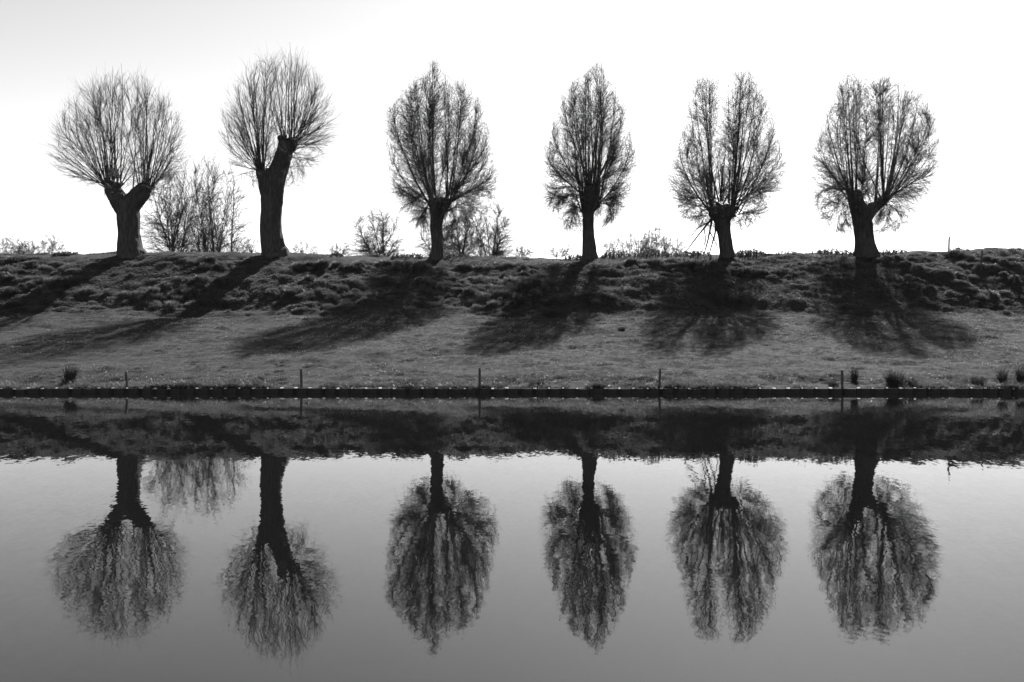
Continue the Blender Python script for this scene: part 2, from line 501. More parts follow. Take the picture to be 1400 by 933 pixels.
# scattered coarse tussocks that the cattle leave standing
tx, ty = sample_ground(330, D0 + 1.2, 37.2, rg)
cx_ = np.repeat(tx, 9) + rg.normal(0, 0.11, 330 * 9); cy_ = np.repeat(ty, 9) + rg.normal(0, 0.07, 330 * 9)
plant('meadow_tussocks', cx_, cy_, np.repeat(rg.uniform(0.35, 0.95, 330), 9) * rg.uniform(0.7, 1.1, 330 * 9), long_tufts, 'coarse darker grass tussocks scattered over the meadow', rg)

# daisies: white specks in patches over the meadow
dx_, dy_ = sample_ground(16000, D0 + 0.6, 36.0, rg)
k = rg.random(len(dx_)) < np.clip((patch_at(dx_ * 0.7 + 3, dy_) - 0.50) * 3.0, 0.012, 1) * 0.75
dx_, dy_ = dx_[k], dy_[k]
dz_ = grid_z(dx_, dy_) + rg.uniform(0.03, 0.06, len(dx_))
r_ = rg.uniform(0.006, 0.012, len(dx_))
ang = np.arange(6) * np.pi / 3
tilt = rg.normal(0, 0.35, (len(dx_), 2))
v = np.zeros((len(dx_), 7, 3))
v[:, :6, 0] = dx_[:, None] + r_[:, None] * np.cos(ang); v[:, :6, 1] = dy_[:, None] + r_[:, None] * np.sin(ang)
v[:, :6, 2] = dz_[:, None] + r_[:, None] * (np.cos(ang) * tilt[:, :1] + np.sin(ang) * tilt[:, 1:])
v[:, 6] = np.stack([dx_, dy_, dz_ - 0.035], 1)
b = np.arange(len(dx_))[:, None] * 7
f6 = (b + np.arange(6)[None])
ft = np.concatenate([np.stack([b[:, 0] + k, b[:, 0] + (k + 1) % 6, b[:, 0] + 6], 1) for k in range(6)])
vv = v.reshape(-1, 3)
do = link('daisies', mesh_np('daisies', [(vv, f6), (vv, ft)], False), M_daisy)
tag(do, 'tiny white daisies scattered through the meadow grass', 'daisies', None, 'stuff')

# ------------------------------------------------------------------ sheet pile edge along the water
def pile_mesh():
    """one trapezoidal pan of a steel sheet pile: out, across, back; 8 mm steel seen as 30 mm with its cap strip"""
    p = 0.343
    prof = [(-p / 2, 0.06), (-p / 2 + 0.05, 0.06), (-p / 2 + 0.10, 0.0), (p / 2 - 0.06, 0.0), (p / 2 - 0.012, 0.06), (p / 2 - 0.002, 0.06)]
    t = 0.028
    n = len(prof)
    front = np.array([(x, y) for x, y in prof]); back = front + np.array([0, t])
    z0, z1 = -0.7, 0.115
    v = []
    for z in (z0, z1):
        for q in front: v.append((q[0], q[1], z))
        for q in back: v.append((q[0], q[1], z))
    f = []
    for i in range(n - 1):
        f.append((i, i + 1, 2 * n + i + 1, 2 * n + i))
        f.append((n + i + 1, n + i, 3 * n + i, 3 * n + i + 1))
        f.append((2 * n + i, 2 * n + i + 1, 3 * n + i + 1, 3 * n + i))
    f.append((0, 2 * n, 3 * n, n)); f.append((n - 1, 2 * n - 1, 4 * n - 1, 3 * n - 1))
    return mesh_np('sheet_pile', [(np.array(v, float), np.array(f))], False)


def box_mesh(name, sx, sy, sz, bev=0.2):
    """bevelled block standing on z=0"""
    import bmesh
    bm = bmesh.new()
    bmesh.ops.create_cube(bm, size=1)
    bmesh.ops.scale(bm, vec=(sx, sy, sz), verts=bm.verts)
    bmesh.ops.translate(bm, vec=(0, 0, sz / 2), verts=bm.verts)
    bmesh.ops.bevel(bm, geom=bm.edges[:], offset=bev * min(sx, sy, sz), segments=1, affect='EDGES')
    me = bpy.data.meshes.new(name); bm.to_mesh(me); bm.free()
    return me


wall_root = empty('sheet_pile_wall', (0, D0, 0))
tag(wall_root, 'low dark steel sheet pile edging along the waterline', 'river edging')
pm = pile_mesh(); pm.materials.append(M_pile)
cm = box_mesh('pile_glint', 0.088, 0.085, 0.016); cm.materials.append(M_glint)  # pale block added as the sunlit fleck on a pile top
PITCH = 0.343
off = ((656 + 6) - 700) / FPX * D0
for k in range(-44, 45):
    x = off + k * PITCH * 1.0
    o = link('sheet_pile', pm, None, wall_root, (x, rg.normal(0, 0.006), rg.normal(0, 0.006) - 0.002))
    o.rotation_euler = (rg.normal(0, 0.012), 0, rg.normal(0, 0.012))
    if rg.random() < 0.86:
        c = link('pile_glint', cm, None, o, (-PITCH / 2 + 0.035, 0.05, 0.113))
        c.scale = (rg.uniform(0.4, 1.05), rg.uniform(0.4, 0.95), 1)
        c.rotation_euler = (0.33 + rg.normal(0.0, 0.06), rg.normal(0, 0.06), 0)

# ------------------------------------------------------------------ posts
def post_mesh(name, w, hgt, sink, seed):
    r = np.random.default_rng(seed)
    K = 9
    zz = np.linspace(-sink, hgt, K)
    path = np.stack([0.004 * np.sin(zz * 7 + seed), 0.004 * np.cos(zz * 5), zz], 1)[None]
    rad = (w / 2 * (1 + r.normal(0, 0.05, K)))[None]
    rad[0, -1] *= 0.8
    return mesh_np(name, tubes(path, rad, 8, True), False)


px_posts = [(174, 508, 0.062, -0.07, 'nearest the left edge of the picture, beside the lone rush tussock'),
            (412, 504.5, 0.066, 0.0, 'second from the left in the waterside row'),
            (656, 503, 0.064, 0.0, 'middle one of the five in the waterside row'),
            (902, 504, 0.064, 0.02, 'fourth from the left in the waterside row'),
            (1152, 506, 0.068, -0.04, 'rightmost of the waterside row, leaning left beside a rush clump')]
for k, (px, py, w, lean, where) in enumerate(px_posts):
    y = D0 + 0.12
    x = (px - 700) / FPX * y
    top = CAM_H + (HORIZ - py) / FPX * y
    z = float(grid_z(x, y)) - 0.02
    o = link('waterside_post', post_mesh('waterside_post', w, top - z, 0.3, k), M_post, None, (x, y, z))
    o.rotation_euler = (0, lean, 0)
    tag(o, 'short wooden post, ' + where, 'post', 'short posts along the water edge')
for k, (px, pb, pt, where) in enumerate([(1297, 345.5, 323, 'standing on the crest against the sky'),
                                         (1341, 368, 342, 'halfway down the slope on a dark mound'),
                                         (1386.5, 385, 371, 'lowest of its line, behind a dark mound near the right edge')]):
    x, y, z = ground_at(px, pb)
    top = CAM_H + (HORIZ - pt) / FPX * y
    o = link('fence_post', post_mesh('fence_post', 0.075, top - z, 0.3, 20 + k), M_post, None, (x, y, z - 0.02))
    o.rotation_euler = (0, (0.04, 0.07, 0.03)[k], 0)
    tag(o, 'thin wooden fence post ' + where, 'post', 'fence posts going down the slope')

# ------------------------------------------------------------------ trees
def bez(S, A, B, E, K):
    t = np.linspace(0, 1, K)[None, :, None]
    return (1 - t) ** 3 * S[:, None] + 3 * (1 - t) ** 2 * t * A[:, None] + 3 * (1 - t) * t * t * B[:, None] + t ** 3 * E[:, None]


def sample_on(P, idx, t):
    K = P.shape[1]
    f = np.clip(t, 0, 1) * (K - 1); i = np.minimum(f.astype(int), K - 2); w = (f - i)[:, None]
    a = P[idx, i]; b = P[idx, i + 1]
    return a * (1 - w) + b * w, norm(b - a)


def shoots(start, d0, length, K, trop, wig, r):
    """curved shoots: start (n,3), direction d0, length (n), upward tropism"""
    n = len(start)
    P = np.empty((n, K, 3)); P[:, 0] = start
    d = d0.copy(); step = (length / (K - 1))[:, None]
    up = np.array([0, 0, 1.0])
    trop = np.broadcast_to(trop, (n,))[:, None]
    for k in range(1, K):
        d = norm(d + up * trop + r.normal(0, wig, (n, 3)))
        P[:, k] = P[:, k - 1] + d * step
    return P


def taper(r0, r1, K, n=None):
    t = np.linspace(0, 1, K)[None]
    r1 = np.broadcast_to(r1, r0.shape)[:, None]
    return r1 + (r0[:, None] - r1) * (1 - t) ** 1.35


def leaf_quads(P, idx, t, size, r):
    c, tg = sample_on(P, idx, t)
    n = len(c)
    d = norm(tg * 0.6 + r.normal(0, 0.7, (n, 3)))
    s = norm(np.cross(d, r.normal(0, 1, (n, 3))))
    L = size * r.uniform(0.6, 1.3, n)[:, None]; w = L * 0.24
    v = np.stack([c - s * w, c + d * L, c + s * w], 1)
    return v.reshape(-1, 3), np.arange(3 * n).reshape(n, 3)


class Envelope:
    def __init__(self, rows, bx, by, scale, notches=(), depth=0.92):
        a = np.array(rows, float)
        z = (by - a[:, 0]) / scale
        o = np.argsort(z)
        self.z = z[o]; self.l = ((a[:, 1] - bx) / scale)[o]; self.r = ((a[:, 2] - bx) / scale)[o]
        self.not_ = [[((q[0] - bx) / scale, (by - q[1]) / scale) for q in tri] for tri in notches]
        self.depth = depth
    def cw(self, z):
        l = np.interp(z, self.z, self.l); r = np.interp(z, self.z, self.r)
        return (l + r) / 2, (r - l) / 2
    def ok(self, p, fuzz=1.0):
        c, w = self.cw(p[:, 2])
        q = ((p[:, 0] - c) / (w * fuzz + 1e-6)) ** 2 + (p[:, 1] / (w * fuzz * self.depth + 1e-6)) ** 2 < 1
        q &= (p[:, 2] > self.z[0] - 0.05) & (p[:, 2] < self.z[-1] + 0.02)
        for (a, b, c_) in self.not_:
            def sgn(u, v): return (p[:, 0] - v[0]) * (u[1] - v[1]) - (u[0] - v[0]) * (p[:, 2] - v[1])
            s1, s2, s3 = sgn(a, b), sgn(b, c_), sgn(c_, a)
            inside = ~(((s1 < 0) | (s2 < 0) | (s3 < 0)) & ((s1 > 0) | (s2 > 0) | (s3 > 0)))
            q &= ~inside
        return q


def trunk_mesh(name, limbs, seed, voxel=0.045, bark=0.05):
    """limbs: list of [(x,y,z,r), ...] joined into one surface"""
    blocks = []
    for L in limbs:
        a = np.array(L, float); K = 4 * len(a)
        s = np.linspace(0, 1, len(a)); t = np.linspace(0, 1, K)
        q = np.stack([np.interp(t, s, a[:, i]) for i in range(4)], 1)
        for _ in range(2):
            q[1:-1] = (q[:-2] + 2 * q[1:-1] + q[2:]) / 4
        blocks += tubes(q[None, :, :3], q[None, :, 3], 16, True)
    me = mesh_np(name + '_raw', blocks)
    tmp = bpy.data.objects.new('tmp_trunk', me); COL.objects.link(tmp)
    md = tmp.modifiers.new('r', 'REMESH'); md.mode = 'VOXEL'; md.voxel_size = voxel
    dg = bpy.context.evaluated_depsgraph_get()
    out = bpy.data.meshes.new_from_object(tmp.evaluated_get(dg)); out.name = name
    bpy.data.objects.remove(tmp); bpy.data.meshes.remove(me)
    nv = len(out.vertices)
    co = np.empty(nv * 3, np.float32); out.vertices.foreach_get('co', co); co = co.reshape(-1, 3).astype(float)
    no = np.empty(nv * 3, np.float32); out.vertices.foreach_get('normal', no); no = no.reshape(-1, 3)
    d = (vnoise3(co * np.array([9, 9, 1.6]), seed) - 0.5) * bark + (vnoise3(co * np.array([3, 3, 2.2]), seed + 5) - 0.5) * bark * 1.6 + (vnoise3(co * np.array([22, 22, 6]), seed + 9) - 0.5) * bark * 0.4
    co += no * d[:, None]
    out.vertices.foreach_set('co', co.astype(np.float32).ravel())
    out.polygons.foreach_set('use_smooth', np.ones(len(out.polygons), bool))
    out.update()
    return out


def willow(px, py, label, limbs_px, heads_px, env, leaders_px, bare, seed, nmain, extra=None, dens=1.0):
    r = np.random.default_rng(seed)
    s = S1
    y0 = D1
    x0 = (px - 700) / FPX * y0
    z0 = CAM_H + (HORIZ - py) / FPX * y0
    root = empty('pollard_willow', (x0, y0, z0))
    tag(root, label, 'willow tree', 'pollard willows in a row on the embankment')
    def loc(q, depth=0.0): return np.array([(q[0] - px) / s, depth, (py - q[1]) / s])
    limbs = []
    for L in limbs_px:
        limbs.append([(*loc(q, q[3] if len(q) > 3 else 0.0), q[2] / s) for q in L])
        if L[0][1] > py + 2:                      # carry trunk and roots down into the soil
            b = limbs[-1]
            if len(L) == 3: b[:] = [(p_[0], p_[1] - 0.12, p_[2] - 0.10, p_[3]) for p_ in b]; b[-1] = (b[-1][0], b[-1][1], b[-1][2] - 0.14, b[-1][3])
            b.insert(0, (b[0][0], b[0][1], b[0][2] - 0.5, b[0][3]))
    for hd in heads_px:          # knobbly knuckles left by years of cutting
        c = loc(hd, r.uniform(-0.05, 0.05)); hr = hd[2] / s
        for _ in range(7):
            a = r.uniform(0, 6.283); dv = norm(np.array([math.cos(a), math.sin(a), r.uniform(-0.5, 0.8)]))
            p0 = c + dv * hr * 0.3; p1 = c + dv * hr * r.uniform(0.85, 1.2); k = r.uniform(0.28, 0.5) * hr * (1.0 if bare else 0.75)
            limbs.append([(*p0, k), (*((p0 + p1) / 2), k * 0.95), (*p1, k * 0.6)])
    tm = trunk_mesh('trunk', limbs, seed)
    link('trunk', tm, M_bark, root)
    heads = np.array([loc(h, r.uniform(-0.1, 0.1)) for h in heads_px]); hw = np.array([h[2] / s for h in heads_px])
    hp = np.array([h[3] for h in heads_px], float); hp /= hp.sum()
    e = Envelope(env['rows'], px, py, s, env.get('notch', ()))
    # main limbs: targets inside the crown outline
    tips = [loc(q, r.uniform(-0.3, 0.3)) for q in leaders_px]
    zmin, zmax = e.z[0], e.z[-1]
    while len(tips) < nmain:
        z = zmin + (zmax - zmin) * (r.random() ** (0.75 if bare else 0.8))
        if not bare and r.random() < 0.3: z = r.uniform(zmin, heads[:, 2].mean() + 1.0)
        c, w = e.cw(z)
        fr = math.sqrt(r.uniform(0.35, 0.98)) if bare else math.sqrt(r.uniform(0.12, 0.9))
        a = r.uniform(0, 2 * math.pi)
        q = np.array([c + fr * w * math.cos(a), fr * w * math.sin(a) * e.depth, z])
        if z < heads[:, 2].min() - 0.15 and abs(q[0]) < 0.7: continue
        if e.ok(q[None])[0]: tips.append(q)
    E = np.array(tips); n = len(E)
    if bare: E = heads.mean(0) + (E - heads.mean(0)) * r.uniform(0.85, 1.1, (n, 1))
    # each limb starts at the head it points away from
    dist = np.abs(E[:, None, 0] - heads[None, :, 0]) + 0.25 * np.abs(E[:, None, 1]) - np.log(hp)[None] * 0.25 + r.random((n, len(heads))) * (0.5 if bare else 0.9)
    dist += np.where(heads[None, :, 2] > E[:, None, 2] + 0.4, 3.0, 0)
    hi = dist.argmin(1)
    Hd = E - heads[hi]
    out = norm(Hd * np.array([1, 1, 0.2]))
    St = heads[hi] + out * hw[hi][:, None] * r.uniform(0.35, 0.9, (n, 1)) + r.normal(0, 0.05, (n, 3))
    V = E - St
    hz = V * np.array([1, 1, 0]); vz = V * np.array([0, 0, 1]); hl = np.linalg.norm(hz, axis=1, keepdims=True)
    arch = np.maximum(0, 0.42 * hl - 0.35 * np.maximum(V[:, 2:3], 0)) * np.array([[0, 0, 1.0]])
    if bare:
        A = St + hz * 0.36 + vz * 0.30 + arch * 0.1; B = St + hz * 0.71 + vz * 0.63 + arch * 0.15
    else:
        A = St + hz * 0.40 + vz * 0.26 + arch * 0.45; B = St + hz * 0.82 + vz * 0.60 + arch * 0.6
    K = 14
    P = bez(St, A, B, E, K)
    ln = np.linalg.norm(V, axis=1)
    w = np.cumsum(r.normal(0, 0.02, (n, K, 3)), axis=1) * np.linspace(0, 1, K)[None, :, None]
    P += w * np.minimum(ln, 3)[:, None, None] * 0.45
    if bare:
        r0 = 0.011 + 0.006 * ln * r.uniform(0.5, 1.15, n)
    else:
        r0 = 0.010 + 0.0065 * ln * r.uniform(0.35, 1.1, n)
        r0[:len(leaders_px)] = 0.032 + 0.02 * r.random(len(leaders_px))
    R = taper(r0, 0.005 if bare else 0.006, K)
    if extra is not None:      # broken hanging boughs
        for (q, ra) in extra:
            a = np.array([loc(k, k[2]) for k in q]); t = np.linspace(0, 1, K); s_ = np.linspace(0, 1, len(a))
            P = np.concatenate([P, np.stack([np.interp(t, s_, a[:, i]) for i in range(3)], 1)[None]])
            R = np.concatenate([R, np.linspace(ra, ra * 0.35, K)[None]])
    nP = n
    def finish(twig_blocks, leaf_block=None):
        crown = link('crown', mesh_np('crown', twig_blocks), M_twig, root)
        tag(crown, kind='stuff')
        for k in range(len(P)):
            link('bough', mesh_np('bough', tubes(P[k:k + 1], R[k:k + 1], 6)), M_limb, crown)
        if leaf_block is not None:
            tag(link('leaves', mesh_np('leaves', [leaf_block], False), M_leaf, crown), kind='stuff')
        return root
    # shoots: fill the crown evenly, each growing from the bough that can reach it
    m = int(env['n'] * dens)
    pts = []
    while len(pts) < m:
        z = r.uniform(zmin, zmax, 4000); u = r.uniform(-1, 1, 4000); v = r.uniform(-1, 1, 4000)
        c, w = e.cw(z)
        rr = u * u + v * v
        keep = (rr < 1) & (r.random(4000) < ((w / w.max()) ** 1.7 + 0.05) * (0.4 + 0.6 * rr) * (0.85 + 0.15 * np.clip((z - heads[:, 2].min() + 0.4) / 1.2, 0, 1)))
        q = np.stack([c + u * w, v * w * e.depth, z], 1)[keep]
        q = q[e.ok(q, 1.03)]
        pts += list(q)
    Tg = np.array(pts[:m])
    tt = np.linspace(0.1, 0.98, 15)
    bi = np.repeat(np.arange(nP), 15); bt = np.tile(tt, nP)
    bp, bd = sample_on(P, bi, bt)
    D = Tg[:, None, :] - bp[None]
    dist = np.linalg.norm(D, axis=2)
    al = (D * bd[None]).sum(2) / np.maximum(dist, 1e-6)
    lowz = np.clip((heads[:, 2].mean() + 0.5 - Tg[:, 2]) / 1.2, 0, 1)
    cost = dist * (1.6 - 1.15 * al * (1 - 0.5 * lowz[:, None])) + np.abs(dist - (1.2 if bare else 0.9)) * 0.45
    cost += r.random(cost.shape) * 0.8
    bk = cost.argmin(1)
    S2 = bp[bk]; d2 = bd[bk]; V2 = Tg - S2; l2 = np.linalg.norm(V2, axis=1, keepdims=True)
    K2 = 6
    Q = bez(S2, S2 + norm(d2 + 0.6 * norm(V2)) * l2 * 0.35, Tg - norm(V2 * 0.7 + np.array([0, 0, 1.0]) * l2 * ((0.12 if bare else 0.55) - (0.1 if bare else 1.0) * lowz[:, None])) * l2 * 0.35, Tg, K2)
    Q += np.cumsum(r.normal(0, 0.022, (m, K2, 3)), axis=1) * l2[:, :, None] * np.linspace(0, 1, K2)[None, :, None]
    f = env.get('fine', 1.0)
    Rq = taper((0.0035 + 0.003 * np.clip(l2[:, 0], 0.3, 2.0)) * f, 0.0022 * f, K2)
    m3 = int(m * env['t']); K3 = 3 if bare else 2
    idx = r.integers(0, m, m3); t = r.uniform(0.2, 1.0, m3)
    c, tg = sample_on(Q, idx, t)
    low = np.clip((heads[:, 2].mean() + 0.6 - c[:, 2]) / 1.6, 0, 1)
    if bare:
        d = norm(tg + r.normal(0, 0.24, (m3, 3)))
        T = shoots(c, d, r.uniform(0.2, 0.8, m3), K3, 0.02, 0.05, r)
    else:
        d = norm(tg + r.normal(0, 0.40, (m3, 3)) + np.array([0, 0, -0.5]) * low[:, None])
        T = shoots(c, d, r.uniform(0.12, 0.44, m3), K3, 0.05 - 0.22 * low, 0.12, r)
    k = e.ok(T[:, -1], 1.1 if bare else 1.07) | (r.random(m3) < (0.45 if bare else 0.12)); T = T[k]
    Rt = taper(r.uniform(0.0022, 0.0034, len(T)) * f, 0.0014 * f, K3)
    tw = tubes(Q, Rq, 3) + tubes(T, Rt, 3)
    if extra is not None:
        idx = r.integers(nP, len(P), 150)
        c, tg = sample_on(P, idx, r.uniform(0.15, 1, 150))
        X = shoots(c, norm(tg + r.normal(0, 0.5, (150, 3))), r.uniform(0.15, 0.6, 150), 5, -0.06, 0.1, r)
        tw += tubes(X, taper(np.full(150, 0.006), 0.002, 5), 3)
    if bare:
        return finish(tw)
    nl = int(len(T) * env['lf'])
    idx = r.integers(0, len(T), nl)
    return finish(tw, leaf_quads(T, idx, r.uniform(0.1, 1, nl), 0.037, r))


# tree 1: bare, wide forked trunk
willow(178, 348, 'bare willow with a broad forked trunk, leftmost of the row', [
    [(181, 352, 21), (178, 344, 17.5), (176.5, 325, 15), (175, 300, 14.5), (174, 285, 15), (172, 275, 14)],
    [(172, 290, 12), (163, 275, 12.5), (155, 262, 11.5), (151, 254, 9), (147, 251, 6)],
    [(172, 287, 12), (182, 276, 13), (192, 266, 13), (197, 258, 11), (203, 255, 7)],
    [(181, 353, 8), (190, 350, 7), (199, 349.5, 3.5, -0.1)], [(178, 353, 8), (168, 351, 7), (162, 350, 3, -0.2)]],
    [(151, 256, 9, 1), (163, 253, 6, .6), (196, 259, 10, 1), (185, 262, 6, .5), (203, 258, 6, .6)],
    {'n': 1500, 't': 6.0, 'fine': 1.08, 'rows': [(100, 145, 190), (112, 125, 212), (130, 104, 232), (150, 92, 243), (175, 80, 252), (200, 70, 257), (225, 70, 255), (245, 90, 240), (262, 128, 222), (270, 150, 210)]},
    [(72, 192), (70, 228), (128, 112), (170, 105), (205, 112), (252, 190), (240, 160), (100, 140), (88, 240), (146, 103)], True, 101, 78)

# tree 2: bare, tall fork leaning right
willow(374, 347, 'bare willow whose tall trunk forks into a low left and a high right head', [
    [(378, 351, 21), (374, 343, 17), (371, 320, 14.5), (370.5, 290, 14.5), (372, 262, 15), (378, 240, 13), (385, 220, 11.5), (390, 203, 11.5), (392, 193, 11)],
    [(370, 275, 11), (365, 258, 10.5), (361, 245, 10), (359, 236, 10), (360, 231, 7)],
    [(378, 353, 8), (388, 350, 7), (395, 350, 3, -0.1)], [(372, 353, 8), (362, 350, 6), (356, 350, 3)]],
    [(391, 195, 11, 1.6), (398, 205, 6, .7), (384, 200, 5, .6), (359, 235, 9, .9), (396, 215, 5, .3)],
    {'n': 1500, 't': 6.0, 'fine': 1.08, 'rows': [(75, 372, 412), (90, 345, 428), (108, 328, 443), (130, 313, 455), (155, 303, 463), (180, 300, 466), (205, 306, 452), (228, 318, 436), (248, 332, 425), (262, 345, 415)]},
    [(392, 78), (365, 82), (412, 82), (330, 105), (304, 160), (312, 200), (465, 185), (455, 130), (440, 105), (320, 240), (345, 92), (460, 160)], True, 102, 88)

# tree 3
willow(597, 355, 'leafing willow with a slim straight trunk and broad crown before far bare trees', [
    [(597, 358, 12), (597, 350, 9.5), (597, 335, 8.3), (597, 310, 8.3), (598, 292, 9), (600, 280, 11), (601, 271, 10)],
    [(599, 290, 7), (592, 279, 7), (589, 272, 6)], [(600, 288, 7), (610, 280, 6.5), (615, 272, 5)]],
    [(600, 277, 10, 1.4), (591, 277, 7, .8), (611, 277, 7, .8), (594, 288, 7, .4), (606, 289, 7, .4)],
    {'n': 3100, 't': 9.5, 'lf': 2.2, 'fine': 0.95, 'rows': [(82, 587, 598), (95, 577, 606), (110, 566, 634), (122, 553, 643), (137, 541, 657), (150, 529, 663), (180, 526, 669), (215, 529, 678), (245, 531, 685), (268, 533, 681), (290, 539, 672), (308, 552, 642), (326, 570, 622)],
     'notch': [[(605, 80), (628, 92), (617, 118)]]},
    [(592, 84), (632, 110), (654, 137), (534, 150), (565, 118), (612, 135), (668, 185), (532, 215), (682, 245), (580, 100)], False, 103, 64, None, 1.15)

# tree 4
willow(806, 353, 'leafing willow with a narrow pointed crown above a knobbly upright trunk', [
    [(807, 357, 13), (806, 348, 10), (805, 330, 8.5), (804, 305, 8), (804, 288, 9), (805, 272, 9), (806, 262, 9.5), (806, 256, 7.5)],
    [(804, 290, 6), (814, 282, 6), (818, 277, 5)]],
    [(806, 259, 8, 1.4), (812, 256, 6, .6), (816, 281, 6, .8), (798, 288, 6, .6), (801, 270, 7, .5)],
    {'n': 3100, 't': 9.5, 'lf': 2.2, 'fine': 0.95, 'rows': [(84, 814, 824), (97, 800, 828), (112, 782, 834), (125, 768, 843), (145, 763, 853), (170, 755, 860), (200, 744, 869), (230, 741, 873), (258, 738, 869), (280, 741, 864), (298, 747, 850), (310, 760, 836), (320, 772, 822)]},
    [(820, 87), (802, 105), (770, 128), (840, 125), (850, 145), (757, 180), (865, 205), (745, 225), (812, 120), (785, 118)], False, 104, 60, None, 0.95)

# tree 5: two-lobed crown, broken hanging boughs
willow(993, 350, 'leafing willow with a two-lobed crown and broken boughs hanging to the left', [
    [(994, 354, 13), (994, 346, 10), (992, 330, 9), (989, 312, 9.5), (987, 298, 12), (986, 288, 14), (985, 281, 11)],
    [(988, 300, 8), (977, 293, 8), (971, 290, 5)], [(990, 300, 8), (998, 288, 8), (1000, 281, 6)]],
    [(974, 287, 7, 1.0), (984, 281, 8, 1.0), (998, 283, 8, 1.2), (978, 297, 6, .4), (999, 295, 6, .5)],
    {'n': 3100, 't': 9.5, 'lf': 2.2, 'fine': 0.95, 'rows': [(92, 1008, 1024), (106, 948, 1030), (125, 944, 1046), (150, 936, 1054), (175, 930, 1063), (200, 924, 1070), (228, 913, 1076), (255, 909, 1074), (278, 914, 1064), (295, 922, 1052), (308, 940, 1040), (316, 960, 1028)],
     'notch': [[(970, 70), (1004, 70), (988, 185)]]},
    [(958, 108), (952, 125), (1016, 95), (1030, 120), (1045, 128), (1010, 112), (966, 140), (1060, 175), (926, 205), (1070, 215), (972, 120), (1022, 104), (984, 205), (992, 190), (978, 225), (1000, 165), (990, 240), (986, 225)], False, 105, 62,
    [([(976, 292, -.1), (968, 304, -.3), (952, 322, -.6), (932, 347, -.9)], 0.06), ([(975, 294, .1), (971, 310, -.1), (966, 332, -.2), (960, 350, -.3)], 0.055),
     ([(978, 296, 0), (976, 320, -.3), (970, 338, -.4), (966, 351, -.5)], 0.045), ([(968, 304, -.3), (950, 314, -.5), (938, 328, -.7)], 0.03),
     ([(970, 318, -.1), (978, 334, -.2), (980, 348, -.2)], 0.026), ([(960, 312, -.4), (962, 330, -.5), (956, 346, -.6)], 0.026)], 0.95)

# tree 6
willow(1184, 348, 'leafing willow with a wide ragged crown on a stout forked trunk, rightmost of the row', [
    [(1185, 353, 19), (1184, 344, 15.5), (1182, 325, 13), (1179, 305, 12.5), (1176, 292, 12.5), (1171, 280, 10.5), (1169, 270, 9.5), (1168, 261, 8.5)],
    [(1180, 300, 9), (1189, 290, 9), (1197, 282, 8), (1204, 278, 6.5), (1210, 273, 5)],
    [(1186, 354, 8), (1195, 351, 6), (1202, 350, 3)], [(1182, 354, 8), (1173, 351, 6), (1168, 351, 3)]],
    [(1168, 263, 8, 1.2), (1174, 268, 6, .5), (1207, 276, 7, 1.4), (1195, 283, 6, .4), (1166, 284, 6, .5)],
    {'n': 3100, 't': 9.5, 'lf': 2.2, 'fine': 0.95, 'rows': [(98, 1153, 1170), (106, 1148, 1215), (118, 1143, 1242), (130, 1137, 1258), (158, 1127, 1274), (195, 1112, 1282), (225, 1107, 1281), (255, 1105, 1276), (280, 1109, 1265), (300, 1117, 1250), (312, 1126, 1238), (322, 1142, 1220)],
     'notch': [[(1212, 90), (1228, 104), (1219, 150)], [(1172, 90), (1196, 96), (1186, 122)]]},
    [(1160, 101), (1150, 112), (1203, 105), (1231, 117), (1252, 128), (1270, 165), (1279, 220), (1130, 160), (1113, 205), (1198, 125), (1240, 135), (1175, 118)], False, 106, 70, None, 1.1)


